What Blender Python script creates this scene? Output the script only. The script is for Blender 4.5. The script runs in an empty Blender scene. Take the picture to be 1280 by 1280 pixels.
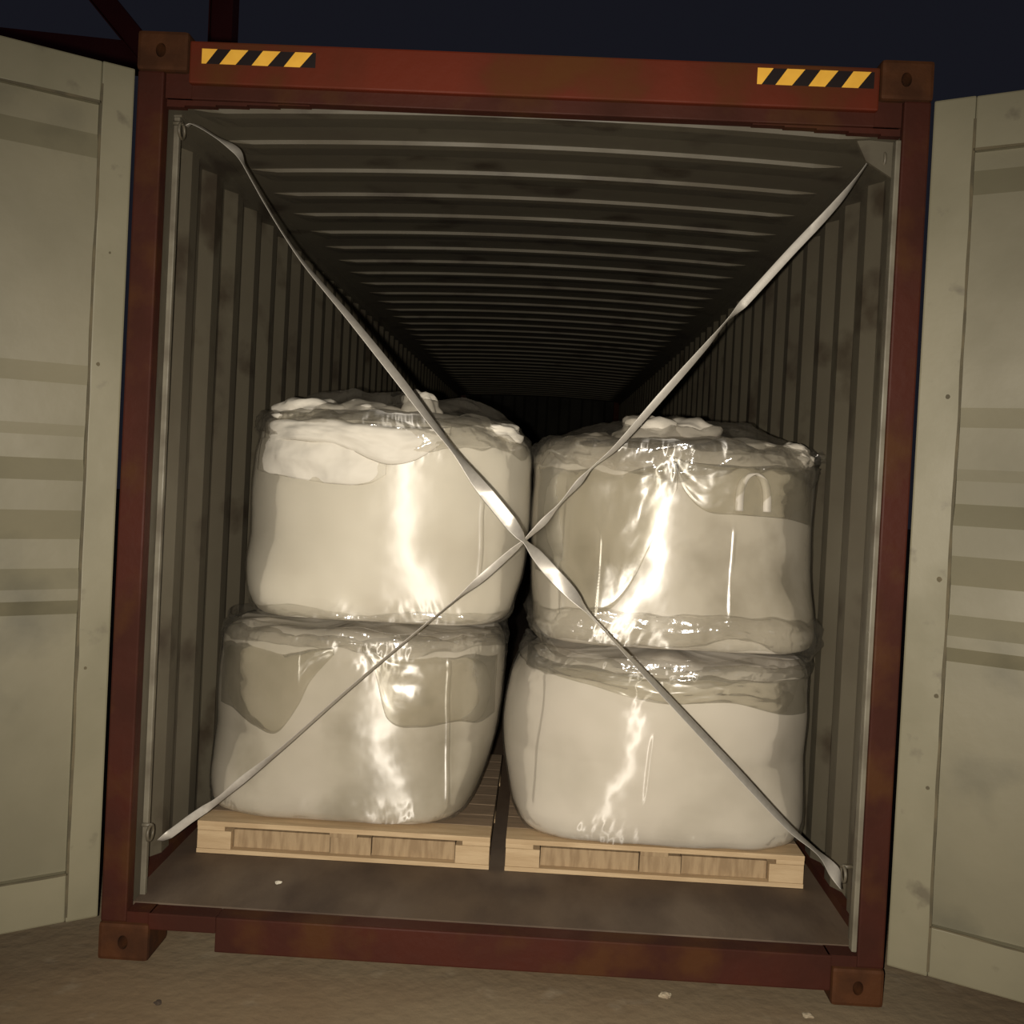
import bpy, bmesh, math, random
from mathutils import Vector, Matrix, noise
C = bpy.context.scene.collection
S = bpy.context.scene
random.seed(7)

# ------------------------------------------------------------------ camera
CAM = Vector((.0948, -3.1574, 1.5921)); rx, ry, rz = -.0146, -.0258, .05
cd = bpy.data.cameras.new('camera'); cam = bpy.data.objects.new('camera', cd); C.objects.link(cam)
fw = Vector((math.sin(ry)*math.cos(rx), math.cos(ry)*math.cos(rx), math.sin(rx)))
rt = Vector((math.cos(ry), -math.sin(ry), 0)); up = rt.cross(fw)
rt2 = math.cos(rz)*rt + math.sin(rz)*up; up2 = -math.sin(rz)*rt + math.cos(rz)*up
cam.matrix_world = Matrix(((rt2.x, up2.x, -fw.x, CAM.x), (rt2.y, up2.y, -fw.y, CAM.y), (rt2.z, up2.z, -fw.z, CAM.z), (0, 0, 0, 1)))
cd.sensor_width = 36; cd.lens = 36; cd.shift_x = -(644.1-640)/1280; cd.shift_y = (607.6-640)/1280
cd.clip_end = 200
S.camera = cam

# ------------------------------------------------------------------ world, lights, exposure
S.view_settings.view_transform = 'Standard'; S.view_settings.look = 'None'
S.view_settings.exposure = 0; S.view_settings.gamma = 1; S.view_settings.use_curve_mapping = False
w = bpy.data.worlds.new('night_sky'); S.world = w; w.use_nodes = True
w.node_tree.nodes['Background'].inputs[0].default_value = (.0075, .0078, .0115, 1)
w.node_tree.nodes['Background'].inputs[1].default_value = 1.0
def spot(name, loc, target, energy, col, size, blend, radius):
    l = bpy.data.lights.new(name, 'SPOT'); l.energy = energy; l.color = col
    l.spot_size = math.radians(size); l.spot_blend = blend; l.shadow_soft_size = radius
    o = bpy.data.objects.new(name, l); C.objects.link(o); o.location = loc
    o.rotation_euler = (Vector(target)-Vector(loc)).to_track_quat('-Z', 'Y').to_euler()
    return o
spot('phone_flash', (.035, -3.17, 1.575), (.03, 1, 1.05), 590, (1, .905, .77), 100, 1.0, .012)

# ------------------------------------------------------------------ materials
def mat(name, c1, c2=None, scale=4, rough=.6, rough2=None, bump=0, bscale=40, coords='Object', stretch=(1, 1, 1),
        spec=.5, metal=0, c3=None, s3=1.2, lo=.4, hi=.62, lo3=.55, hi3=.68, coat=0, bstretch=None, coat_rough=.1):
    m = bpy.data.materials.new(name); m.use_nodes = True; n = m.node_tree.nodes; L = m.node_tree.links
    b = n['Principled BSDF']; b.inputs['Roughness'].default_value = rough; b.inputs['Metallic'].default_value = metal
    b.inputs['Specular IOR Level'].default_value = spec; b.inputs['Coat Weight'].default_value = coat
    b.inputs['Coat Roughness'].default_value = coat_rough
    b.inputs['Base Color'].default_value = (*c1, 1)
    tc = n.new('ShaderNodeTexCoord'); mp = n.new('ShaderNodeMapping'); mp.inputs['Scale'].default_value = stretch
    L.new(tc.outputs[coords], mp.inputs[0])
    def nz(sc, det=5, vec=None):
        t = n.new('ShaderNodeTexNoise'); t.inputs['Scale'].default_value = sc; t.inputs['Detail'].default_value = det
        L.new(vec or mp.outputs[0], t.inputs['Vector']); return t
    def ramp(t, a, b_):
        r = n.new('ShaderNodeMapRange'); r.inputs[1].default_value = a; r.inputs[2].default_value = b_
        L.new(t.outputs[0], r.inputs[0]); return r
    if c2:
        f = ramp(nz(scale), lo, hi); mx = n.new('ShaderNodeMix'); mx.data_type = 'RGBA'
        L.new(f.outputs[0], mx.inputs[0]); mx.inputs[6].default_value = (*c1, 1); mx.inputs[7].default_value = (*c2, 1)
        out = mx.outputs[2]
        if c3:
            f3 = ramp(nz(s3, 8), lo3, hi3); m3 = n.new('ShaderNodeMix'); m3.data_type = 'RGBA'
            L.new(f3.outputs[0], m3.inputs[0]); L.new(out, m3.inputs[6]); m3.inputs[7].default_value = (*c3, 1); out = m3.outputs[2]
        L.new(out, b.inputs['Base Color'])
        if rough2 is not None:
            r = n.new('ShaderNodeMapRange'); r.inputs[3].default_value = rough; r.inputs[4].default_value = rough2
            L.new(f.outputs[0], r.inputs[0]); L.new(r.outputs[0], b.inputs['Roughness'])
    if bump:
        v = None
        if bstretch:
            mb = n.new('ShaderNodeMapping'); mb.inputs['Scale'].default_value = bstretch; L.new(tc.outputs[coords], mb.inputs[0]); v = mb.outputs[0]
        bp = n.new('ShaderNodeBump'); bp.inputs['Strength'].default_value = 1; bp.inputs['Distance'].default_value = bump
        L.new(nz(bscale, 6, v).outputs[0], bp.inputs['Height']); L.new(bp.outputs[0], b.inputs['Normal'])
    return m
M = {}
M['red'] = mat('red_container_paint', (.052, .0115, .006), (.038, .010, .0055), 3, .6, .8, .002, 25, c3=(.060, .021, .006), s3=5, lo3=.5, hi3=.66, spec=.2)
M['redtop'] = mat('red_header_paint', (.118, .018, .0065), (.085, .017, .0065), 3, .6, .8, .0015, 25, c3=(.085, .027, .006), s3=3, lo3=.52, hi3=.66, spec=.2)
M['casting'] = mat('rusty_casting_steel', (.072, .026, .009), (.045, .017, .007), 9, .7, .9, .003, 30, spec=.2)
M['grey'] = mat('grey_interior_paint', (.100, .088, .062), (.080, .068, .046), 2.2, .5, .7, .001, 12, c3=(.045, .034, .022), s3=4, lo3=.56, hi3=.7)
M['greyend'] = mat('shade_darkened_grey_paint', (.03, .028, .022), (.02, .018, .015), 3, .8, spec=.1)  # interior grey darkened in its colour to paint in the gloom at the far end
M['greytrim'] = mat('worn_grey_edge_paint', (.17, .155, .115), (.10, .085, .06), 7, .5, .7, .001, 20)
M['door'] = mat('pale_grey_door_paint', (.185, .168, .110), (.150, .137, .088), 1.7, .5, .6, .0015, 9, c3=(.10, .093, .062), s3=2.3, lo3=.56, hi3=.74)
M['doorframe'] = mat('pale_grey_frame_paint', (.205, .188, .125), (.175, .161, .104), 3, .5, .6, .001, 12, c3=(.12, .105, .07), s3=9, lo3=.62, hi3=.72)
M['dark_mark'] = mat('dark_mark_brown', (.07, .06, .035), (.11, .09, .05), 12, .8)
M['floor'] = mat('dirty_container_floor', (.098, .066, .043), (.062, .040, .027), 3.5, .55, .8, .002, 30, stretch=(1, .5, 1), c3=(.135, .10, .07), s3=2.6, lo3=.5, hi3=.68)
M['ground'] = mat('dusty_concrete', (.19, .135, .078), (.215, .165, .10), 1.3, .85, .95, .006, 18, c3=(.27, .22, .15), s3=7, lo3=.6, hi3=.78)
M['wood'] = mat('fresh_pine_board', (.55, .41, .245), (.46, .33, .19), 5, .65, .8, .001, 60, stretch=(1, 8, 8))
M['wood2'] = mat('dull_pine_block', (.38, .275, .16), (.28, .195, .11), 8, .75, .85, .001, 60, stretch=(6, 1, 1))
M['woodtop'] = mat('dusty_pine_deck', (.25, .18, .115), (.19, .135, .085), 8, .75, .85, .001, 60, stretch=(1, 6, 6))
M['crane'] = mat('dark_red_crane_paint', (.26, .045, .045), (.2, .035, .035), .8, .7)
M['black'] = mat('black_tape', (.012, .007, .007), rough=.45)
M['yellow'] = mat('yellow_tape', (.95, .53, .07), (.88, .48, .06), 20, .4)
M['strap'] = mat('white_lashing_strap', (.58, .55, .49), (.50, .47, .42), 30, .42, .48, bump=.0004, bscale=250, metal=.35, coords='UV', spec=1.0, coat=1.0, coat_rough=.4)
M['metal'] = mat('painted_steel_fitting', (.13, .115, .085), (.09, .075, .05), 20, .5)
M['paper'] = mat('scrap_paper', (.6, .56, .46), rough=.6)
M['stone'] = mat('pale_rubble', (.36, .31, .22), (.28, .22, .15), 30, .9)
M['darkstone'] = mat('dark_rubble', (.05, .035, .025), rough=.9)
def bagmat(name, c1, c2, c3, s3, lo3, hi3):
    return mat(name, c1, c2, 3, .55, .65, .0025, 7, c3=c3, s3=s3, lo3=lo3, hi3=hi3, bstretch=(1, 1, 2.2))
M['bag_a'] = bagmat('cream_woven_fabric', (.80, .76, .67), (.75, .71, .62), (.66, .61, .52), 2.0, .52, .7)
M['bag_b'] = bagmat('dusty_cream_woven_fabric', (.62, .575, .50), (.55, .51, .43), (.36, .325, .25), 2.2, .5, .66)
M['bag_c'] = bagmat('greyed_woven_fabric', (.68, .635, .55), (.62, .575, .49), (.43, .39, .31), 2.4, .52, .66)
M['bag_d'] = bagmat('pale_woven_fabric', (.66, .615, .55), (.61, .57, .50), (.48, .44, .375), 2.0, .52, .7)
def filmmat(name, rough, haze, gloss, bd=.004, bs=9, tint=(.97, .965, .94), zs=.5, zs_h=1.0, an=.8, hz=(.50, .47, .41)):
    m = bpy.data.materials.new(name); m.use_nodes = True; n = m.node_tree.nodes; L = m.node_tree.links
    n.remove(n['Principled BSDF']); out = n['Material Output']
    tr = n.new('ShaderNodeBsdfTransparent'); tr.inputs[0].default_value = (*tint, 1)
    gl = n.new('ShaderNodeBsdfAnisotropic'); gl.inputs['Color'].default_value = (1, 1, 1, 1); gl.inputs['Roughness'].default_value = rough
    gl.inputs['Anisotropy'].default_value = an
    if an:
        tg = n.new('ShaderNodeTangent'); tg.direction_type = 'RADIAL'; tg.axis = 'Z'; L.new(tg.outputs[0], gl.inputs['Tangent'])
        gl.inputs['Rotation'].default_value = ANROT
    df = n.new('ShaderNodeBsdfDiffuse'); df.inputs[0].default_value = (*hz, 1)
    fr = n.new('ShaderNodeLayerWeight'); fr.inputs[0].default_value = .25
    ad = n.new('ShaderNodeMath'); ad.operation = 'MULTIPLY_ADD'; ad.inputs[1].default_value = .35; ad.inputs[2].default_value = gloss
    L.new(fr.outputs['Fresnel'], ad.inputs[0])
    tc = n.new('ShaderNodeTexCoord'); mp = n.new('ShaderNodeMapping'); mp.inputs['Scale'].default_value = (zs_h, zs_h, zs)
    L.new(tc.outputs['Object'], mp.inputs[0])
    nt = n.new('ShaderNodeTexNoise'); nt.inputs['Scale'].default_value = bs; nt.inputs['Detail'].default_value = 3
    L.new(mp.outputs[0], nt.inputs['Vector'])
    bp = n.new('ShaderNodeBump'); bp.inputs['Distance'].default_value = bd; L.new(nt.outputs[0], bp.inputs['Height'])
    L.new(bp.outputs[0], gl.inputs['Normal']); L.new(bp.outputs[0], fr.inputs['Normal'])
    m1 = n.new('ShaderNodeMixShader'); m1.inputs[0].default_value = haze; L.new(tr.outputs[0], m1.inputs[1]); L.new(df.outputs[0], m1.inputs[2])
    m2 = n.new('ShaderNodeMixShader'); L.new(ad.outputs[0], m2.inputs[0]); L.new(m1.outputs[0], m2.inputs[1]); L.new(gl.outputs[0], m2.inputs[2])
    L.new(m2.outputs[0], out.inputs[0]); return m
ANROT = 0.0
M['film_soft'] = filmmat('matt_stretch_film', .5, .05, .14, .001, 4, an=.6)
M['film_mid'] = filmmat('stretch_film', .40, .08, .11, .0008, 5, an=.62)
M['film_thin'] = filmmat('thin_stretch_film', .36, .08, .035, .0008, 5, an=.75)
M['film_shiny'] = filmmat('shiny_stretch_film', .40, .07, .17, .0008, 5, an=.62)
M['film_edge'] = filmmat('crumpled_film', .17, .05, .13, .009, 20, zs=1, an=0, tint=(.98, .975, .96))
M['film_sheet'] = filmmat('cloudy_film', .34, .055, .05, .003, 9, zs=1, an=0, tint=(.98, .975, .95), hz=(.24, .21, .15))

# ------------------------------------------------------------------ helpers
def obj(name, bm, m, parent=None, smooth=False):
    me = bpy.data.meshes.new(name); bmesh.ops.recalc_face_normals(bm, faces=bm.faces[:]); bm.to_mesh(me); bm.free()
    for k in (m if isinstance(m, list) else [m]): me.materials.append(k)
    if smooth:
        for p in me.polygons: p.use_smooth = True
    o = bpy.data.objects.new(name, me); C.objects.link(o)
    if parent: o.parent = parent
    return o
def keep(name, bm, m, parent=None, smooth=True):            # open sheets: leave the normals as built
    me = bpy.data.meshes.new(name); bm.to_mesh(me); bm.free(); me.materials.append(m)
    for p in me.polygons: p.use_smooth = smooth
    o = bpy.data.objects.new(name, me); C.objects.link(o)
    if parent: o.parent = parent
    return o
def thing(name, label, cat, group=None, loc=(0, 0, 0)):
    o = bpy.data.objects.new(name, None); C.objects.link(o); o.location = loc; o.empty_display_size = .1
    o['label'] = label; o['category'] = cat
    if group: o['group'] = group
    return o
def tag(o, label, cat, group=None):
    o['label'] = label; o['category'] = cat
    if group: o['group'] = group
    return o
def bx(bm, x0, x1, y0, y1, z0, z1, bev=.0, mx=None):
    r = bmesh.ops.create_cube(bm, size=1)['verts']
    for v in r: v.co = Vector(((x0+x1)/2+v.co.x*(x1-x0), (y0+y1)/2+v.co.y*(y1-y0), (z0+z1)/2+v.co.z*(z1-z0)))
    if bev:
        es = list({e for v in r for e in v.link_edges}); q = bmesh.ops.bevel(bm, geom=es, offset=bev, segments=2, affect='EDGES', profile=.6)
        r = list({v for f in q['faces'] for v in f.verts} | {v for v in r if v.is_valid})
    if mx:
        for v in r: v.co = mx @ v.co
    return r
def nb(*a, **k):
    bm = bmesh.new(); bx(bm, *a, **k); return bm
def strip(bm, prof, ext0, ext1, fn, nseg=1):
    # prof: list of (s, d); swept along t from ext0 to ext1; fn(s, d, t) gives a point
    rows = []
    for i in range(nseg+1):
        t = ext0+(ext1-ext0)*i/nseg; rows.append([bm.verts.new(fn(s, d, t)) for s, d in prof])
    for a, b in zip(rows, rows[1:]):
        for k in range(len(prof)-1): bm.faces.new((a[k], a[k+1], b[k+1], b[k]))
def tube(bm, pts, r, n=8, closed=False):
    pts = [Vector(p) for p in pts]; rings = []; N = len(pts)
    for i, p in enumerate(pts):
        t = (pts[(i+1) % N]-pts[i-1]) if closed else (pts[min(i+1, N-1)]-pts[max(i-1, 0)])
        t.normalize(); a = t.orthogonal().normalized() if i == 0 else (a-t*a.dot(t)).normalized(); b = t.cross(a)
        rings.append([bm.verts.new(p+r*(math.cos(k*2*math.pi/n)*a+math.sin(k*2*math.pi/n)*b)) for k in range(n)])
    m = list(zip(rings, rings[1:]))+([(rings[-1], rings[0])] if closed else [])
    for A, B in m:
        for k in range(n): bm.faces.new((A[k], A[(k+1) % n], B[(k+1) % n], B[k]))
    if not closed: bm.faces.new(rings[0][::-1]); bm.faces.new(rings[-1])
def cr(P, x):                                               # Catmull-Rom through (x, y) pairs sorted by x
    if x <= P[0][0]: return P[0][1]
    if x >= P[-1][0]: return P[-1][1]
    for i in range(len(P)-1):
        if P[i][0] <= x <= P[i+1][0]:
            (x0, y0), (x1, y1) = P[i], P[i+1]; h = x1-x0; t = (x-x0)/h
            m0 = (y1-P[i-1][1])/(x1-P[i-1][0]) if i else (y1-y0)/h
            m1 = (P[i+2][1]-y0)/(P[i+2][0]-x0) if i+2 < len(P) else (y1-y0)/h
            return (2*t**3-3*t*t+1)*y0+(t**3-2*t*t+t)*h*m0+(-2*t**3+3*t*t)*y1+(t**3-t*t)*h*m1
def nz(x, y, z): return noise.noise(Vector((x, y, z)))
def ridge(x, y, z, o=4):
    v = 0; a = 1; s = 0
    for i in range(o):
        v += a*(1-abs(noise.noise(Vector((x, y, z)))*2)); s += a; a *= .55; x *= 2.03; y *= 2.01; z *= 2.07
    return v/s

# ------------------------------------------------------------------ ground
bm = bmesh.new(); N = 90
vs = {}
for i in range(N+1):
    for j in range(N+1):
        x = -1+2*i/N; y = -1+2*j/N; x = 40*x*abs(x)**1.5; y = 40*y*abs(y)**1.5
        vs[i, j] = bm.verts.new((x, y-.2, -.004+.004*nz(x*2, y*2, 0) if abs(x) < 5 and abs(y) < 5 else -.004))
for i in range(N):
    for j in range(N): bm.faces.new((vs[i, j], vs[i+1, j], vs[i+1, j+1], vs[i, j+1]))
g = obj('ground', bm, M['ground'], smooth=True); g['kind'] = 'structure'

# ------------------------------------------------------------------ shipping container
LEN = 12.19
ct = thing('shipping_container', 'red high steel shipping container with open doors and grey ribbed inside, standing on the concrete', 'container')
# corner castings
def casting(x0, x1, z0, z1, y0, y1, hx):
    bm = nb(x0, x1, y0, y1, z0, z1, bev=.012)
    o = obj('corner_casting', bm, M['casting'], ct)
    # real oval pocket cut into the front face
    cb = bmesh.new(); cx = (x0+x1)/2+hx; cz = (z0+z1)/2; K = 20
    a = []; b = []
    for k in range(K):
        t = 2*math.pi*k/K; dx = .016*math.cos(t); dz = .022*math.sin(t)
        a.append(cb.verts.new((cx+dx, y0-.02, cz+dz))); b.append(cb.verts.new((cx+dx, y0+.07, cz+dz)))
    for k in range(K): cb.faces.new((a[k], a[(k+1) % K], b[(k+1) % K], b[k]))
    cb.faces.new(a[::-1]); cb.faces.new(b); bmesh.ops.recalc_face_normals(cb, faces=cb.faces[:])
    me = bpy.data.meshes.new('cut'); cb.to_mesh(me); cb.free(); me.materials.append(M['black'])
    c = bpy.data.objects.new('cut', me); C.objects.link(c)
    md = o.modifiers.new('b', 'BOOLEAN'); md.object = c; md.operation = 'DIFFERENCE'; md.solver = 'EXACT'
    dg = bpy.context.evaluated_depsgraph_get(); nm = bpy.data.meshes.new_from_object(o.evaluated_get(dg))
    o.modifiers.clear(); o.data = nm; bpy.data.objects.remove(c)
    return o
for sx in (-1, 1):
    a, b = sorted((sx*1.222, sx*1.062))
    casting(a, b, 2.775, 2.897, -.008, .17, -.005)
    casting(a, b, 0, .118, -.008, .17, 0)
    for z0 in (0, 2.775): casting(a, b, z0, z0+.12, LEN-.17, LEN, 0)
# rear corner posts: outer red post, and the grey inner return with its worn edge
for sx in (-1, 1):
    bm = bmesh.new()
    a, b = sorted((sx*1.219, sx*1.137)); bx(bm, a, b, 0, .055 if sx < 0 else .03, .118, 2.775, .006)
    a, b = sorted((sx*1.219, sx*1.205)); bx(bm, a, b, .05, .17, .118, 2.775)
    p = obj('corner_post', bm, M['red'], ct)
    p['label'] = 'red painted steel corner post with rust marks'
    bm = bmesh.new()
    a, b = sorted((sx*1.195, sx*1.145)); bx(bm, a, b, .055 if sx < 0 else .03, .125, .15, 2.70)
    obj('post_return', bm, M['grey'], p)
    bm = bmesh.new()
    if sx < 0: bx(bm, -1.2, -1.128, .125, .145, .15, 2.69, .004)
    else: bx(bm, 1.122, 1.146, .012, .045, .16, 2.66, .004)
    obj('worn_edge', bm, M['greytrim'], p)
    # front end posts, far away
    a, b = sorted((sx*1.219, sx*1.1)); obj('corner_post', nb(a, b, LEN-.16, LEN, .118, 2.775), M['red'], ct)
# header
bm = bmesh.new()
bx(bm, -1.06, 1.06, 0, .06, 2.742, 2.872, .006)
h = obj('door_header', bm, M['redtop'], ct); h['label'] = 'bright red door header beam'
bm = bmesh.new(); bx(bm, -1.137, 1.137, .022, .07, 2.70, 2.76, .004)
for sx in (-1, 1):
    a, b = sorted((sx*1.137, sx*1.055)); bx(bm, a, b, .02, .07, 2.70, 2.78)
for k in range(24):
    xa = -1.18+2.36*k/24; xb = xa+2.36/24; bx(bm, xa, xb, .035, .066, 2.676+.035*(1-min(1, abs((xa+xb)/2/1.17))**2), 2.765)
obj('header_lip', bm, M['red'], h)
# sill
bm = bmesh.new()
bx(bm, -.855, 1.06, -.002, .07, .042, .152, .005); bx(bm, -1.07, -.855, 0, .07, .10, .152, .004)
bx(bm, -1.137, -1.062, .004, .07, .118, .152); bx(bm, 1.05, 1.137, .004, .07, .118, .152)
s = obj('door_sill', bm, M['red'], ct); s['label'] = 'scuffed dark red door sill'
# floor, chassis
obj('plywood_floor', nb(-1.17, 1.17, .072, LEN-.1, .125, .155), M['floor'], ct)
bm = bmesh.new()
for sx in (-1, 1):
    a, b = sorted((sx*1.205, sx*1.17)); bx(bm, a, b, .17, LEN-.17, .05, .19)
obj('bottom_side_rail', bm, M['red'], ct)
# side walls, corrugated
pitch = .268
prof = []
y = .125
while y < LEN-.15:
    prof += [(y, 0), (y+.072, 0), (y+.134, .036), (y+.206, .036)]; y += pitch
prof.append((LEN-.1, 0))
for sx in (-1, 1):
    off = .0 if sx < 0 else .06
    bm = bmesh.new(); pr = [(min(s+off, LEN-.1), d) for s, d in prof]; pr.insert(0, (.1, 0))
    strip(bm, pr, .15, 2.70, lambda s, d, t: (sx*(1.178+d), s, t))
    wl = keep('side_wall', bm, M['grey'], ct, False)
    md = wl.modifiers.new('s', 'SOLIDIFY'); md.thickness = .002; md.offset = 0
    bm = bmesh.new(); a, b = sorted((sx*1.165, sx*1.218)); bx(bm, a, b, .12, LEN-.1, 2.645, 2.71)
    bx(bm, *sorted((sx*1.12, sx*1.18)), .12, LEN-.1, 2.675, 2.70)
    obj('top_side_rail', bm, M['grey'], ct)
    # lashing rings at the opening, one high one low on each post
    for z in (2.63, .36):
        bm = bmesh.new(); c0 = Vector((sx*1.118, .12, z))
        tube(bm, [c0+Vector((.0, .025*math.cos(t), .025*math.sin(t))) for t in [k*2*math.pi/14 for k in range(14)]], .005, 6, True)
        tube(bm, [c0+Vector((sx*.03, 0, .025)), c0+Vector((-sx*.004, 0, .025))], .007, 6)
        obj('lashing_ring', bm, M['metal'], ct, True)
# rear corner gusset plates in the top corners
for sx in (1,):
    bm = bmesh.new()
    vs = [(sx*1.176, .1, 2.70), (sx*1.02, .1, 2.70), (sx*1.06, .1, 2.62), (sx*1.176, .1, 2.55)]
    f = [bm.verts.new(v) for v in vs]; f2 = [bm.verts.new((v[0], .112, v[2])) for v in vs]
    bm.faces.new(f); bm.faces.new(f2[::-1])
    for k in range(4): bm.faces.new((f[k], f2[k], f2[(k+1) % 4], f[(k+1) % 4]))
    obj('corner_gusset', bm, M['grey'], ct)
# roof sheet: slightly cambered, ribs across
prof = [(.067, 0)]; y = .074; rp = .332
while y < LEN-.3:
    prof += [(y, 0), (y+.006, .0125), (y+.05, .0125), (y+.17, 0)]; y = y+rp if y > .1 else .377
prof.append((LEN-.1, 0))
bm = bmesh.new()
def roof(s, d, t):
    k = 1-abs(t/1.17)**2
    e = min(1, max(0, (1.035-abs(t))/.03))
    return (t, s, 2.680+.035*k-d*e)
strip(bm, prof, -1.17, 1.17, roof, 46)
rf = keep('roof', bm, M['grey'], ct, False); md = rf.modifiers.new('s', 'SOLIDIFY'); md.thickness = .002; md.offset = 0
# end wall
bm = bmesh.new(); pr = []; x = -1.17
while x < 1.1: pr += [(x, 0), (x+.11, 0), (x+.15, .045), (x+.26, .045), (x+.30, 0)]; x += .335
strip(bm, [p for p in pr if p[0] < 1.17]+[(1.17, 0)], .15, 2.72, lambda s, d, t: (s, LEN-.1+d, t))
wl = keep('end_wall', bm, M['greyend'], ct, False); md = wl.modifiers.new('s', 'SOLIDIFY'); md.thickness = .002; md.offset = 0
# hazard tape on the header: yellow parallelograms on a black strip
def tape(x0, z0, x1, z1, hgt, n, lab):
    L = math.hypot(x1-x0, z1-z0); ax = Vector((x1-x0, 0, z1-z0)).normalized(); az = Vector((0, 1, 0)).cross(ax)*-1
    az = Vector((-ax.z, 0, ax.x)); o0 = Vector((x0, -.0015, z0))
    P = lambda u, v, y=0: o0+ax*u+az*(v-hgt)+Vector((0, y, 0))
    bm = bmesh.new()
    def quad(pts, y, mi):
        f = bm.faces.new([bm.verts.new(P(u, v, y)) for u, v in pts]); f.material_index = mi
    quad([(0, 0), (L, 0), (L, hgt), (0, hgt)], 0, 0)
    quad([(0, 0), (.014, 0), (.048, hgt), (0, hgt)], -.0006, 1)
    for k in range(n-1): quad([(.056+.1*k, 0), (.106+.1*k, 0), (.144+.1*k, hgt), (.090+.1*k, hgt)], -.0006, 1)
    t = keep('hazard_tape', bm, M['black'], h, False); t.data.materials.append(M['yellow']); t['label'] = lab
    return t
tape(-1.021, 2.848, -.667, 2.848, .046, 4, 'yellow and black striped hazard tape at the left end of the header')
tape(.688, 2.857, 1.042, 2.857, .050, 4, 'yellow and black striped hazard tape at the right end of the header')

# doors, opened outwards; local frame: u along the leaf from the hinge, d into the leaf, z up
def door(sx, ang, fw_, tr, lab):
    a = math.radians(ang); H = Vector((sx*1.225, -.004, 0)); du = Vector((sx*math.cos(a), -math.sin(a), 0))
    dn = Vector((sx*math.sin(a), math.cos(a), 0))          # away from the viewer
    mx = Matrix(((du.x, dn.x, 0, H.x), (du.y, dn.y, 0, H.y), (0, 0, 1, 0), (0, 0, 0, 1)))
    W = 1.17; z0, z1 = .133, 2.777
    bm = bmesh.new()
    bx(bm, 0, fw_, 0, .05, z0, z1, .006, mx); bx(bm, W-.1, W, 0, .05, z0, z1, .006, mx)
    bx(bm, fw_, W-.1, .003, .05, tr, z1-.001, .005, mx); bx(bm, fw_, W-.1, .003, .05, z0+.001, .285, .005, mx)
    d = obj('door', bm, M['doorframe'], ct); d['label'] = lab
    bm = bmesh.new()
    pr = [(.284, .03), (1.085, .03), (1.13, .004), (1.165, .004), (1.225, .034), (1.315, .034), (1.405, .004), (1.495, .004),
          (1.56, .034), (1.63, .034), (1.665, .026), (1.79, .026), (1.848, .006), (2.48, .006), (2.56, .034), (tr+.001, .034)]
    strip(bm, pr, fw_-.001, W-.099, lambda s, dd, t: mx @ Vector((t, dd, s)), 1)
    p = keep('door_panel', bm, M['door'], d, False); md = p.modifiers.new('s', 'SOLIDIFY'); md.thickness = .002; md.offset = 0
    # uneven dark brown line along the panel joints
    bm = bmesh.new()
    def joint_line(u0, v0, u1, v1, w_):
        n = 60; L_ = []; R_ = []
        for i in range(n+1):
            t = i/n; u = u0+(u1-u0)*t; v = v0+(v1-v0)*t
            ww = w_*(1+.5*nz(u*9+sx*3, v*9, 1)); o_ = .003*nz(u*5, v*5+sx*7, 5)
            if u0 == u1: q = (u+o_-ww/2, v, u+o_+ww/2, v)
            else: q = (u, v+o_-ww/2, u, v+o_+ww/2)
            L_.append(bm.verts.new(mx @ Vector((q[0], -.0015, q[1])))); R_.append(bm.verts.new(mx @ Vector((q[2], -.0015, q[3]))))
        for i in range(n): bm.faces.new((L_[i], L_[i+1], R_[i+1], R_[i]))
    joint_line(fw_, .15, fw_, z1-.07, .008); joint_line(fw_, tr, W-.1, tr, .008); joint_line(fw_, .285, W-.1, .285, .006)
    s_ = keep('dark_mark', bm, M['dark_mark'], d, False); md = s_.modifiers.new('s', 'SOLIDIFY'); md.thickness = .003; md.offset = 0
    # hinges on the hinge edge
    for z in (.35, 1.05, 1.85, 2.5):
        bm = bmesh.new(); bx(bm, .0, .05, .05, .062, z-.06, z+.06, .003, mx)
        c0 = mx @ Vector((.006, .058, 0)); tube(bm, [(c0.x, c0.y, z-.07), (c0.x, c0.y, z+.07)], .008, 10)
        obj('hinge', bm, M['red'], d)
    # locking bars on the outer side
    for u in (.35, .85):
        bm = bmesh.new(); p0 = mx @ Vector((u, .085, z0+.02)); p1 = mx @ Vector((u, .085, z1-.02)); tube(bm, [p0, p1], .014, 10)
        for z in (.4, 1.2, 2.0, 2.6): bx(bm, u-.04, u+.04, .05, .095, z-.03, z+.03, .004, mx)
        obj('locking_bar', bm, M['metal'], d)
    # small dents, screws and rust spots
    return d, mx
dl, mxl = door(-1, 36, .096, 2.65, 'left door leaf, pale grey inside face')
dr, mxr = door(1, 30, .118, 2.615, 'right door leaf, pale grey inside face')
def spots(d, mx, L_):
    for u, z, r in L_:
        bm = bmesh.new(); n = 9; vs = []
        for k in range(n):
            t = 2*math.pi*k/n; q = r*(1+.3*nz(k, u*10, z*10)); vs.append(bm.verts.new(mx @ Vector((u+q*math.cos(t), -.0012, z+q*math.sin(t)))))
        bm.faces.new(vs); keep('rust_spot', bm, M['dark_mark'], d, False)
spots(dl, mxl, [(.072, 1.856, .006), (.07, .92, .005), (.052, 2.2, .004)])
spots(dr, mxr, [(.085, 1.88, .007), (.09, 1.33, .008), (.1, .98, .007), (.09, .70, .006)])

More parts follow.
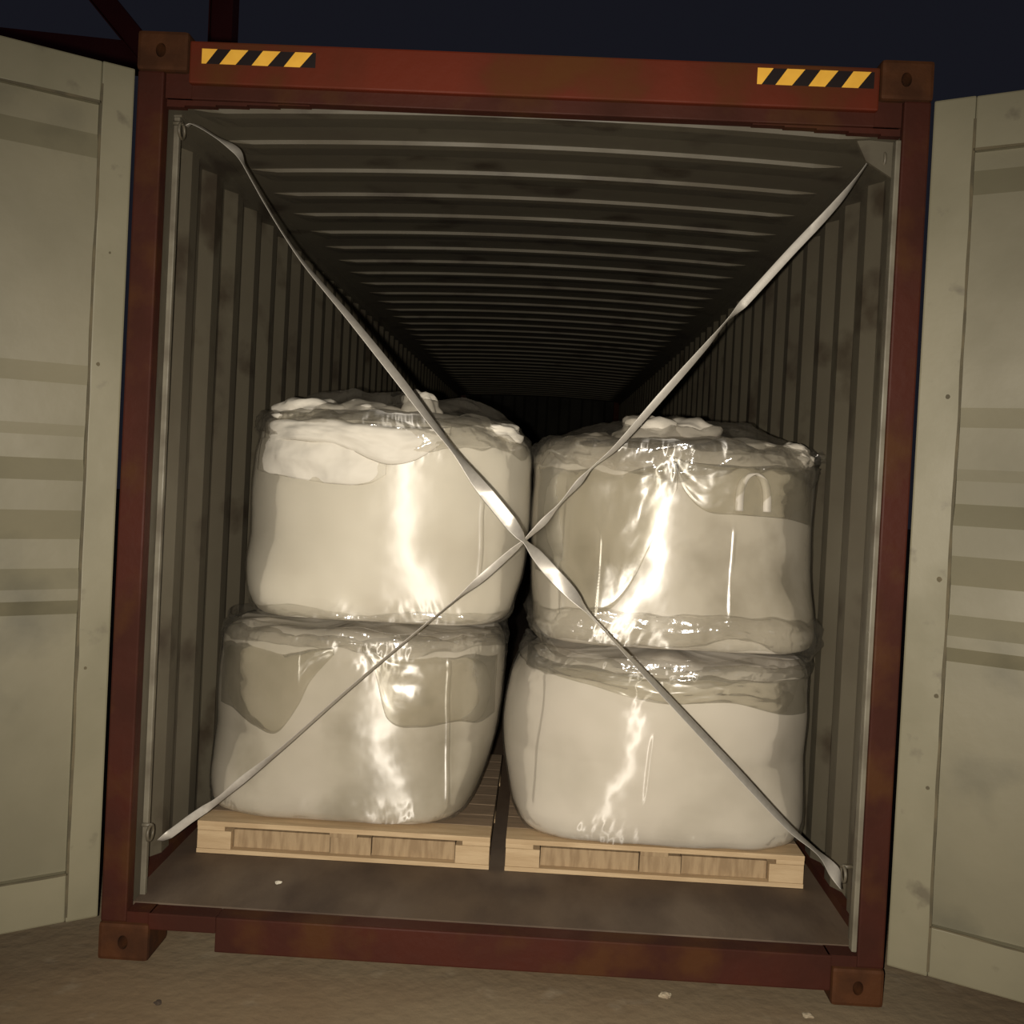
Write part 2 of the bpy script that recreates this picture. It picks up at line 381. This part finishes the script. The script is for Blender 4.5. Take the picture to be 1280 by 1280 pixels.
# ------------------------------------------------------------------ pallets
def pallet(x0, x1, y0, label, seed):
    R = random.Random(seed); z = .156; Y1 = y0+1.08; W = x1-x0
    t = thing('wooden_pallet', label, 'pallet', 'wooden pallets under the bulk bags', (x0+W/2, y0+.54, z)); O = Vector((x0+W/2, y0+.54, z))
    def b(name, a0, a1, b0, b1, c0, c1, m):
        o = obj(name, nb(a0-O.x, a1-O.x, b0-O.y, b1-O.y, c0-O.z, c1-O.z, bev=.002), m, t); return o
    for k in range(3):                                       # bottom boards along x
        yy = y0+k*(1.08-.1)/2; b('bottom_board', x0, x1, yy, yy+.1, z, z+.016, M['wood'])
    for i in range(3):
        for k in range(3):
            bw = .125 if i != 1 else .15; xx = (x0, x0+W*.5-.05, x1-.125)[i]; yy = y0+k*(1.08-.1)/2
            mm = M['wood'] if i != 1 and k == 0 else M['wood2']
            b('block', xx+.001, xx+bw-.001, yy+(.002 if k == 0 else 0)+(.02 if i == 1 and k == 0 else 0), yy+.1, z+.0165, z+.0815, mm)
    for i in range(3):
        xx = (x0, x0+W*.5-.05, x1-.1)[i]; b('stringer_board', xx, xx+.1, y0+.003, Y1, z+.082, z+.098, M['wood'] if i != 1 else M['wood2'])
    for k in range(9):
        yy = y0+k*(1.08-.118)/8; b('deck_board', x0, x1, yy, yy+.118, z+.0985, z+.1165, M['wood'] if k == 0 else M['woodtop'])
    # boards set back inside the front opening
    for a0, a1, mm in ((x0+.127, x0+W*.5-.052, M['wood2']), (x0+W*.5+.102, x1-.127, M['wood2'])):
        b('cross_board', a0, a1, y0+.03, y0+.052, z+.0165, z+.0815, mm)
    return t
pallet(-1.088, -.026, .50, 'pale pine pallet at the left, under the left stack of bags', 1)
pallet(.03, 1.098, .50, 'pale pine pallet at the right, under the right stack of bags', 2)

# ------------------------------------------------------------------ bulk bags
def sn_neg(u): return math.sin(u) < 0
def widen(P): return [(z, max(-1.165, min(1.166, .095+(x-.095)*1.022))) for z, x in P]
class Bag:
    def __init__(s, name_label, L, R, z0, z1, cy, hy, n, seed, amp=.004):
        s.L, s.R, s.z0, s.z1, s.cy, s.hy, s.n, s.seed, s.amp = widen(sorted(L)), widen(sorted(R)), z0, z1, cy, hy, n, seed, amp
        s.wmax = max(cr(s.R, z)-cr(s.L, z) for z in [z0+(z1-z0)*k/30 for k in range(31)])
        s.t = thing('bulk_bag', name_label, 'bulk bag', 'wrapped bulk bags in the container', ((cr(s.L, z0)+cr(s.R, z0))/2, cy, z0))
        s.O = s.t.location.copy()
    def p(s, u, z, off=0, f=1, wr=True):
        xl, xr = cr(s.L, z), cr(s.R, z); cx = (xl+xr)/2; hw = (xr-xl)/2*f; hy = (s.hy if sn_neg(u) else .58)*(.35+.65*(xr-xl)/s.wmax)*f
        n_ = s.n+2.2*max(0, 1-(z-s.z0)/.30)**1.4; c, sn = math.cos(u), math.sin(u); e = 2/n_
        x = math.copysign(abs(c)**e, c); y_ = math.copysign(abs(sn)**e, sn)
        X = cx+hw*x; Y = s.cy+hy*y_
        nn = Vector((math.copysign(abs(c)**(2-e), c)/max(hw, .01), math.copysign(abs(sn)**(2-e), sn)/max(hy, .01), 0)).normalized()
        d = 0
        if wr:
            k = s.seed*7.3
            d += s.amp*nz(X*2.5+k, Y*2.5, z*3)+s.amp*.5*nz(X*6+k, Y*6, z*9)+.0007*nz(X*14, Y*14+k, z*14)
            tp = max(0, 1-(s.z1-z)/.22); d += tp*.016*nz(X*7+k, Y*7, z*10)+tp*.010*(ridge(X*5, Y*5+k, z*6)-.5)
            bt = max(0, 1-(z-s.z0)/.16); d += bt*.010*nz(X*9+k, Y*9, z*8)
        q = Vector((X, Y, z))+nn*(min(d, .02)+off); lim = 1.166+min(off, .006)
        q.x = max(-lim, min(lim, q.x)); return q
    def body(s, m, dome=.03):
        bm = bmesh.new(); NU = 176; rows = []
        H = s.z1-s.z0
        rs = [(0, .02), (0, .4), (0, .8), (.001, .93), (.006, .962), (.018, .985), (.042, .996)]
        rs = [(s.z0+a, f) for a, f in rs]+[(s.z0+.075+(H-.075-.075)*k/56, 1) for k in range(57)]
        rs += [(s.z1-.055, .993), (s.z1-.035, .98), (s.z1-.015, .955), (s.z1, .91), (s.z1+dome*.5, .75), (s.z1+dome*.9, .4), (s.z1+dome, .02)]
        for i, (z, f) in enumerate(rs):
            row = []
            for k in range(NU):
                u = 2*math.pi*k/NU; q = s.p(u, z, 0, f)
                if i > len(rs)-9:
                    q.z += .022*nz(q.x*6+s.seed, q.y*6, 3)+.014*(ridge(q.x*6, q.y*6+s.seed, 2)-.5)
                row.append(bm.verts.new(q-s.O))
            rows.append(row)
        for a, b in zip(rows, rows[1:]):
            for k in range(NU): bm.faces.new((a[k], a[(k+1) % NU], b[(k+1) % NU], b[k]))
        bm.faces.new(rows[0][::-1]); bm.faces.new(rows[-1])
        return obj('fabric_body', bm, m, s.t, True)
    def film(s, m, z0, z1, amp=.006, off=.007, rim=.03, zfreq=14, lay=0, creases=()):
        bm = bmesh.new(); NU = 900; NV = 64; rows = []
        for j in range(NV+7):
            v = j/NV; row = []
            for k in range(NU):
                u = 2*math.pi*k/NU
                zz = z0+(z1-z0)*min(v, 1)
                bt = max(0, 1-(zz-z0)/.10); tp = max(0, 1-(z1-zz)/.16)
                f = 1
                q = s.p(u, zz, 0, f); kk = s.seed*3.1+lay*9
                r1 = ridge(q.x*3+kk, q.y*3, zz*7); r2 = ridge(q.x*9, q.y*9+kk, zz*16, 3)
                d = off+amp*(r1-.5)*.5+amp*.1*(r2-.5)+(bt+tp)*.014*abs(r2-.4)
                if u > math.pi:
                    for (cxp, tl, za, zb, am, wd) in creases:
                        if za < zz < zb:
                            xx = cxp+tl*(zz-za)+.006*nz(zz*6, cxp*9, 2); d += am*math.exp(-((q.x-xx)/wd)**2)*min(1, (zz-za)/.05, (zb-zz)/.05)
                q = s.p(u, zz, d, f)
                if j > NV:                                   # gathered rim leaning inwards
                    e = (j-NV)/6; cx = (cr(s.L, zz)+cr(s.R, zz))/2
                    hgt = rim*(.45+1.6*abs(nz(q.x*5+kk, q.y*5, 1)))
                    q = Vector((cx+(q.x-cx)*(1-.16*e*e), s.cy+(q.y-s.cy)*(1-.16*e*e), q.z+hgt*math.sin(e*2.0)+.010*nz(q.x*16, q.y*16, e*3)))
                if bt > 0: q.z += .012*bt*nz(q.x*8+kk, q.y*8, 4)
                row.append(bm.verts.new(q-s.O))
            rows.append(row)
        for a, b in zip(rows, rows[1:]):
            for k in range(NU): bm.faces.new((a[k], a[(k+1) % NU], b[(k+1) % NU], b[k]))
        return keep('film_wrap', bm, m, s.t)
    def crumple(s, m, zc, hh, out, name='film_collar', th=.0, amp=.03, u0=0, u1=2*math.pi, seed=0):
        # a bunched roll of film or cloth running round the bag at height zc
        bm = bmesh.new(); NU = 260; NV = 22; rows = []; full = abs(u1-u0-2*math.pi) < 1e-3
        for k in range(NU if full else NU+1):
            u = u0+(u1-u0)*k/NU; row = []
            tap = 1 if full else min(1, 6*min(k, NU-k)/NU)
            c0 = s.p(u, zc, 0, 1, False); zo = .035*nz(c0.x*2.3+seed, c0.y*2, 3)+.012*nz(c0.x*9, c0.y*9+seed, 5)
            hl = hh*(1+.9*nz(c0.x*3.1+seed*2, c0.y*3, 8)+.35*nz(c0.x*13, c0.y*13, seed))
            for j in range(NV+1):
                a = math.pi*(j/NV); z = zc+min(0, zo)-(hl if a < math.pi/2 else hh)*math.cos(a); o_ = out*math.sin(a)*tap
                q = s.p(u, max(min(z, s.z1), s.z0), 0, 1, False)
                n1 = ridge(q.x*4+seed, q.y*4, z*14, 4)-.5; n2 = nz(q.x*11, q.y*11+seed, z*26)
                q = s.p(u, max(min(z, s.z1), s.z0), o_+tap*amp*math.sin(a)*(n1+.5*n2)*.6, 1, False)
                q.z = z+.020*nz(q.x*3+seed, q.y*3, 6)*1.3+tap*amp*.35*n2
                row.append(bm.verts.new(q-s.O))
            rows.append(row)
        prs = list(zip(rows, rows[1:]))+([(rows[-1], rows[0])] if full else [])
        for a, b in prs:
            for j in range(NV): bm.faces.new((a[j], b[j], b[j+1], a[j+1]))
        return keep(name, bm, m, s.t)
    def flap(s, m, edge, x0, x1, off=.016, top=None, name='folded_cover', thick=.004, seed=0):
        # cloth folded over the front of the bag; its lower edge follows edge = [(x, z)]
        bm = bmesh.new(); NU = 90; NV = 26; rows = []; top = top or s.z1-.02
        for i in range(NU+1):
            X = x0+(x1-x0)*i/NU; ze = cr(edge, X); row = []
            for j in range(NV+1):
                z = ze+(top-ze)*j/NV
                # find u on the front face for this x
                lo, hi = math.pi, 2*math.pi
                for _ in range(22):
                    mid = (lo+hi)/2
                    if s.p(mid, z, 0, 1, False).x < X: lo = mid
                    else: hi = mid
                v = j/NV; e = min(1, 4*min(i, NU-i)/NU)
                dd = (off*(.25+.75*min(1, v*6+.4)))*e+.002+e*.012*nz(X*8+seed, v*3, 2)+e*.009*(ridge(X*5, v*2.2+seed, 1)-.5)+.012*math.sin(v*math.pi)*e
                q = s.p(lo, z, max(.003, dd))
                if v > .8: k_ = (v-.8)/.2; q.y += .16*k_*k_; q.z += .05*k_*(.35+1.3*abs(nz(X*5+seed, 3, 1)))-.02*k_
                row.append(bm.verts.new(q-s.O))
            rows.append(row)
        for a, b in zip(rows, rows[1:]):
            for j in range(NV): bm.faces.new((a[j], b[j], b[j+1], a[j+1]))
        o = keep(name, bm, m, s.t); md = o.modifiers.new('s', 'SOLIDIFY'); md.thickness = thick; md.offset = -1
        return o
    def drape(s, m, h, sd):
        # loose film lying over the heap on top
        bm = bmesh.new(); NU = 200; NV = 26; rows = []; z = s.z1-.03
        for j in range(NV+1):
            v = j/NV; row = []
            for k in range(NU):
                u = 2*math.pi*k/NU; q = s.p(u, z, .010, 1, False); cx = s.O.x; f = 1-v*.96
                q = Vector((cx+(q.x-cx)*f, s.cy+(q.y-s.cy)*f, q.z))
                q.z += .012+h*(1-(1-v)**3)*(.55+.9*ridge(q.x*2.2+sd, q.y*2.2, 1, 3)*.6)+.02*nz(q.x*7, q.y*7+sd, 1)+.010*(ridge(q.x*12, q.y*12, sd)-.5)
                row.append(bm.verts.new(q-s.O))
            rows.append(row)
        for a, b in zip(rows, rows[1:]):
            for k in range(NU): bm.faces.new((a[k], a[(k+1) % NU], b[(k+1) % NU], b[k]))
        return keep('film_top', bm, m, s.t)
    def front(s, x, z, off=0):
        lo, hi = math.pi, 2*math.pi
        for _ in range(24):
            mid = (lo+hi)/2
            if s.p(mid, z, 0, 1, False).x < x: lo = mid
            else: hi = mid
        return s.p(lo, z, off)
    def loop(s, m, pts, wd=.05, th=.004, ax=(1, 0, 0)):
        # webbing band through points, its width along ax
        bm = bmesh.new(); ax = Vector(ax).normalized(); P = [Vector(q) for q in pts]; n = len(P)
        # smooth the path
        Q = []
        for i in range(n-1):
            p0, p1, p2, p3 = P[max(i-1, 0)], P[i], P[i+1], P[min(i+2, n-1)]
            for k in range(8):
                t = k/8; Q.append(.5*((2*p1)+(p2-p0)*t+(2*p0-5*p1+4*p2-p3)*t*t+(3*p1-p0-3*p2+p3)*t**3))
        Q.append(P[-1]); A = []; B = []
        for q in Q: A.append(bm.verts.new(q-ax*wd/2-s.O)); B.append(bm.verts.new(q+ax*wd/2-s.O))
        for i in range(len(Q)-1): bm.faces.new((A[i], B[i], B[i+1], A[i+1]))
        o = keep('lifting_loop', bm, m, s.t); md = o.modifiers.new('s', 'SOLIDIFY'); md.thickness = th; md.offset = 0
        return o
    def lumps(s, m, L_, name='folded_cloth'):
        # soft crumpled mounds of surplus cloth on top
        for (x, y, z, ax, ay, az, sd) in L_:
            bm = bmesh.new(); bmesh.ops.create_icosphere(bm, subdivisions=4, radius=1)
            for v in bm.verts:
                c = v.co.copy(); r = 1+.25*(ridge(c.x*1.1+sd, c.y*1.1, c.z*1.4, 3)-.5)+.22*nz(c.x*2+sd, c.y*2, c.z*2)
                v.co = Vector((x+c.x*ax*r, y+c.y*ay*r, z+c.z*az*r))-s.O
            obj(name, bm, m, s.t, True)

LL = Bag('lower bag of the left stack, greyish wrapped bulk bag sitting on the left pallet',
         [(.272, -1.05), (.304, -1.088), (.475, -1.110), (.725, -1.115), (.912, -1.103), (1.008, -1.06)],
         [(.272, -.165), (.314, -.118), (.472, -.055), (.629, -.026), (.785, -.015), (.94, -.018), (1.02, -.05)], .274, .962, .92, .425, 2.2, 1)
LL.body(M['bag_b'], .01)
LL.film(M['film_mid'], .292, .95, .005, .006, .012, creases=[(-.20, -.03, .33, .93, .006, .0075), (-.75, .0, .75, .93, .004, .007)])
LL.flap(M['film_sheet'], [(-1.09, .66), (-1.0, .655), (-.90, .61), (-.82, .60), (-.74, .71), (-.70, .80), (-.62, .90)], -1.085, -.62, .010, .93, name='film_sheet', thick=.001, seed=3)
LL.flap(M['film_sheet'], [(-.52, .92), (-.47, .84), (-.42, .68), (-.30, .645), (-.18, .66), (-.10, .64), (-.04, .66)], -.52, -.045, .008, .93, name='film_sheet', thick=.001, seed=7)
LL.crumple(M['film_edge'], .955, .038, .014, seed=3, amp=.03)
RL = Bag('lower bag of the right stack, smooth bulging wrapped bulk bag on the right pallet',
         [(.272, .085), (.32, .050), (.385, .030), (.538, -.002), (.662, -.004), (.819, .024), (.93, .075), (.975, .1)],
         [(.272, 1.085), (.354, 1.115), (.51, 1.132), (.697, 1.162), (.851, 1.166), (.975, 1.160)], .274, .925, .895, .445, 2.2, 2)
RL.body(M['bag_d'], .01)
RL.film(M['film_thin'], .290, .912, .004, .006, .012, creases=[(.13, .06, .38, .90, .007, .0075), (.52, .05, .42, .70, .003, .007)])
RL.crumple(M['film_edge'], .918, .042, .016, seed=8, amp=.035)
LU = Bag('upper bag of the left stack, cream wrapped bulk bag with a folded cover on top',
         [(1.0, -.95), (1.03, -.975), (1.073, -1.002), (1.196, -1.032), (1.32, -1.033), (1.507, -1.033), (1.631, -1.022), (1.756, -.998), (1.8, -.97)],
         [(.99, -.06), (1.033, -.012), (1.10, .012), (1.19, .034), (1.376, .050), (1.561, .050), (1.684, .040), (1.757, -.02), (1.8, -.05)], 1.008, 1.765, .96, .42, 2.1, 3)
LU.body(M['bag_a'], .05)
LU.film(M['film_soft'], 1.022, 1.752, .004, .006, .035, creases=[(-.125, .0, 1.15, 1.52, .006, .0075)])
LU.crumple(M['film_edge'], 1.035, .022, .010, seed=5, amp=.03)
LU.flap(M['bag_a'], [(-.99, 1.66), (-.93, 1.64), (-.874, 1.665), (-.74, 1.66), (-.607, 1.640), (-.53, 1.608), (-.457, 1.592), (-.37, 1.612), (-.30, 1.66), (-.24, 1.71)], -.98, -.25, .02, 1.75, seed=2)
LU.flap(M['bag_a'], [(-1.0, 1.55), (-.956, 1.540), (-.778, 1.522), (-.659, 1.512), (-.53, 1.520), (-.45, 1.57)], -1.0, -.47, .006, 1.70, seed=6, name='cover_edge', thick=.003)
LU.lumps(M['bag_a'], [(-.80, .80, 1.76, .16, .14, .075, 1), (-.60, .82, 1.76, .14, .13, .075, 4), (-.40, .86, 1.80, .085, .08, .085, 9),
                      (-.11, .84, 1.73, .12, .13, .05, 6), (-.25, .80, 1.73, .07, .08, .05, 11)])
LU.crumple(M['film_edge'], 1.725, .05, .020, name='film_rim', seed=15, amp=.05)
LU.drape(M['film_edge'], .14, 3)
RU = Bag('upper bag of the right stack, shiny wrapped bulk bag beside the right wall',
         [(.95, .13), (.99, .10), (1.03, .085), (1.069, .082), (1.192, .070), (1.377, .064), (1.562, .066), (1.686, .080), (1.74, .11)],
         [(.96, 1.12), (1.001, 1.140), (1.066, 1.160), (1.25, 1.166), (1.434, 1.166), (1.617, 1.158), (1.737, 1.125)], .972, 1.715, .95, .43, 2.1, 4)
RU.body(M['bag_c'], .05)
RU.film(M['film_shiny'], .985, 1.70, .005, .006, .035, creases=[(.19, .02, 1.06, 1.60, .007, .0075), (.31, .03, 1.06, 1.40, .004, .007), (.79, 0, 1.08, 1.46, .005, .007)])
RU.crumple(M['film_edge'], 1.045, .06, .026, seed=21, amp=.05)
RU.crumple(M['film_edge'], 1.675, .06, .020, name='film_rim', seed=31, amp=.06)
RU.drape(M['film_edge'], .13, 8)
RU.lumps(M['bag_c'], [(.50, .80, 1.745, .14, .12, .085, 2), (.66, .84, 1.75, .13, .12, .08, 5), (.30, .80, 1.70, .11, .12, .055, 8),
                      (.86, .78, 1.70, .16, .14, .055, 12), (1.03, .76, 1.69, .08, .09, .06, 14)])
RU.loop(M['bag_b'], [RU.front(x, z, .016) for x, z in ((.80, 1.49), (.80, 1.56), (.815, 1.605), (.85, 1.625), (.885, 1.605), (.90, 1.56), (.905, 1.49))], .028, .006, (1, 0, 0))
RU.flap(M['film_sheet'], [(.56, 1.66), (.60, 1.56), (.68, 1.485), (.80, 1.475), (1.0, 1.465), (1.12, 1.44)], .56, 1.125, .006, 1.68, name='film_sheet', thick=.001, seed=5)
RU.flap(M['film_sheet'], [(.08, 1.22), (.16, 1.20), (.25, 1.12), (.34, 1.10), (.42, 1.18), (.50, 1.36), (.58, 1.56)], .085, .58, .006, 1.68, name='film_sheet', thick=.001, seed=9)
RL.flap(M['film_sheet'], [(.10, .86), (.30, .84), (.55, .80), (.80, .81), (1.0, .76), (1.14, .74)], .07, 1.13, .006, .90, name='film_sheet', thick=.001, seed=11)
# loose film corner sticking out by the right wall
bm = bmesh.new(); n1 = 16; V = {}
for i in range(n1+1):
    for j in range(n1+1):
        a = i/n1; b = j/n1; x = 1.06+.11*a; y_ = .74+.05*b+.02*a; z = 1.66+.06*b*(1-.3*a)+.012*nz(a*5, b*5, 1)+.02*a
        V[i, j] = bm.verts.new(Vector((x, y_+.02*nz(a*4, b*4, 9), z))-RU.O)
for i in range(n1):
    for j in range(n1): bm.faces.new((V[i, j], V[i+1, j], V[i+1, j+1], V[i, j+1]))
keep('loose_film', bm, M['film_edge'], RU.t)

# ------------------------------------------------------------------ lashing straps crossing in front of the bags
def strap(name, pts, label, y0, full=18.0, half=.0225):
    O = Vector((pts[0][0], y0, pts[0][1])); bm = bmesh.new(); uvl = bm.loops.layers.uv.new()
    # arc length and smoothed samples
    s_ = [0]
    for a, b in zip(pts, pts[1:]): s_.append(s_[-1]+math.hypot(b[0]-a[0], b[1]-a[1]))
    PX = [(s, p[0]) for s, p in zip(s_, pts)]; PZ = [(s, p[1]) for s, p in zip(s_, pts)]; PW = [(s, p[2]) for s, p in zip(s_, pts)]
    N = 520; rows = []; side = 1
    for i in range(N+1):
        s = s_[-1]*i/N; e = s_[-1]/N
        x, z = cr(PX, s), cr(PZ, s); dx = cr(PX, s+e)-cr(PX, s-e); dz = cr(PZ, s+e)-cr(PZ, s-e)
        l = math.hypot(dx, dz) or 1; px, pz = -dz/l, dx/l
        c = max(.03, min(1, cr(PW, s)/full)); sn = math.sqrt(1-c*c)
        wv = Vector((px*c, sn, pz*c)); nv = Vector((px*-sn, c, pz*-sn)); th = .0009
        p = Vector((x, y0+.004*math.sin(s*3), z))-O
        rows.append([bm.verts.new(p+wv*half*k+nv*t) for k, t in ((-1, 0), (-.9, -th), (0, -th*1.3), (.9, -th), (1, 0), (.9, th), (0, th*1.3), (-.9, th))])
    for i, (a, b) in enumerate(zip(rows, rows[1:])):
        for k in range(8):
            f = bm.faces.new((a[k], a[(k+1) % 8], b[(k+1) % 8], b[k]))
            for lp, (uu, vv) in zip(f.loops, ((i, k), (i, k+1), (i+1, k+1), (i+1, k))): lp[uvl].uv = (uu*.01, vv*.02)
    bm.faces.new(rows[0]); bm.faces.new(rows[-1][::-1])
    me_o = obj(name, bm, M['strap'], None, True); me_o.location = O
    return tag(me_o, label, 'strap', 'lashing straps across the opening')
P1 = [(-1.096, 2.64, 3), (-1.078, 2.650, 5), (-1.006, 2.614, 4), (-0.937, 2.573, 9), (-0.91, 2.530, 1), (-0.835, 2.409, .5), (-0.764, 2.304, .8), (-0.69, 2.210, 3), (-0.54, 2.05, 7), (-0.376, 1.865, 9), (-0.267, 1.735, 7), (-0.185, 1.641, 5), (-0.103, 1.543, 14), (-0.021, 1.452, 18), (0.033, 1.39, 10), (0.049, 1.371, 4), (0.087, 1.332, 12), (0.141, 1.275, 16), (0.209, 1.21, 13), (0.263, 1.153, 2), (0.357, 1.061, 2), (0.438, 0.983, 5), (0.572, 0.854, 7), (0.76, 0.672, 8), (0.935, 0.503, 6), (1.027, 0.431, 3), (1.082, 0.375, 14), (1.100, 0.345, 10), (1.108, 0.325, 4)]
P2 = [(1.102, 2.655, 4), (1.097, 2.668, 9), (1.073, 2.617, 3), (0.991, 2.5, 9), (0.849, 2.332, 12), (0.719, 2.174, 12), (0.664, 2.111, 3), (0.6, 2.026, 7), (0.469, 1.862, 10), (0.325, 1.682, 7), (0.252, 1.614, 2), (0.216, 1.569, 8), (0.156, 1.494, 3), (0.108, 1.435, 9), (0.071, 1.395, 6), (0.049, 1.371, 4), (0.01, 1.333, 8), (-0.088, 1.238, 10), (-0.162, 1.169, 3), (-0.26, 1.079, 3), (-0.496, 0.859, 4), (-0.707, 0.652, 5), (-0.832, 0.541, 10), (-0.907, 0.472, 8), (-0.996, 0.404, 14), (-1.059, 0.352, 12), (-1.096, 0.325, 6)]
strap('lashing_strap', P1, 'white twisted strap running from top left down to bottom right across the opening', .103, 16.0)
strap('lashing_strap', P2, 'white twisted strap running from top right down to bottom left across the opening', .150, 11.0, .014)

# ------------------------------------------------------------------ small litter
def rock(name, x, y, z, r, m, label, cat, sd, grp=None):
    bm = bmesh.new(); bmesh.ops.create_icosphere(bm, subdivisions=3, radius=1)
    for v in bm.verts:
        c = v.co.copy(); k = 1+.5*nz(c.x+sd, c.y, c.z)+.2*nz(c.x*3, c.y*3+sd, c.z*3)
        v.co = Vector((c.x*r*k*1.3, c.y*r*k, c.z*r*k*.6))
    zmin = min(v.co.z for v in bm.verts)
    for v in bm.verts: v.co.z -= zmin
    o = obj(name, bm, m); o.location = (x, y, z); return tag(o, label, cat, grp)
rock('paper_scrap', -.728, .271, .155, .009, M['paper'], 'crumpled white scrap lying on the container floor in front of the left pallet', 'scrap', 1)
rock('pebble', -.94, -.242, -.002, .009, M['darkstone'], 'small dark pebble on the concrete in front of the left corner casting', 'pebble', 2)
rock('pebble', .972, -.087, -.002, .012, M['stone'], 'pale stone chip on the concrete, rightmost one before the sill', 'pebble', 3, 'stone chips before the container')
rock('pebble', .55, -.02, -.002, .014, M['stone'], 'flat pale stone chip on the concrete just below the middle of the sill', 'pebble', 5, 'stone chips before the container')

# ------------------------------------------------------------------ gantry crane in the dark behind
gc = thing('gantry_crane', 'dark red steel gantry leg with a slanting brace standing in the dark behind the container', 'crane', None, (-5.55, 14, 0))
def beam(name, p0, p1, wx):
    p0, p1 = Vector(p0), Vector(p1); L_ = (p1-p0).length; q = (p1-p0).to_track_quat('Z', 'Y').to_matrix().to_4x4(); q.translation = p0-Vector((-5.55, 14, 0))
    bm = bmesh.new(); bx(bm, -wx/2, wx/2, -wx/2, wx/2, 0, L_, .02, q); bx(bm, -wx/2-.03, wx/2+.03, -wx/2-.03, -wx/2-.01, 0, L_, 0, q); obj(name, bm, M['crane'], gc)
beam('column', (-5.55, 14, -.004), (-5.62, 14, 11), .36)
beam('brace', (-5.9, 14.1, 7.2), (-8.6, 14.1, 10.2), .34)
beam('cross_beam', (-5.6, 14.2, 8.2), (-14, 14.2, 8.75), .40)
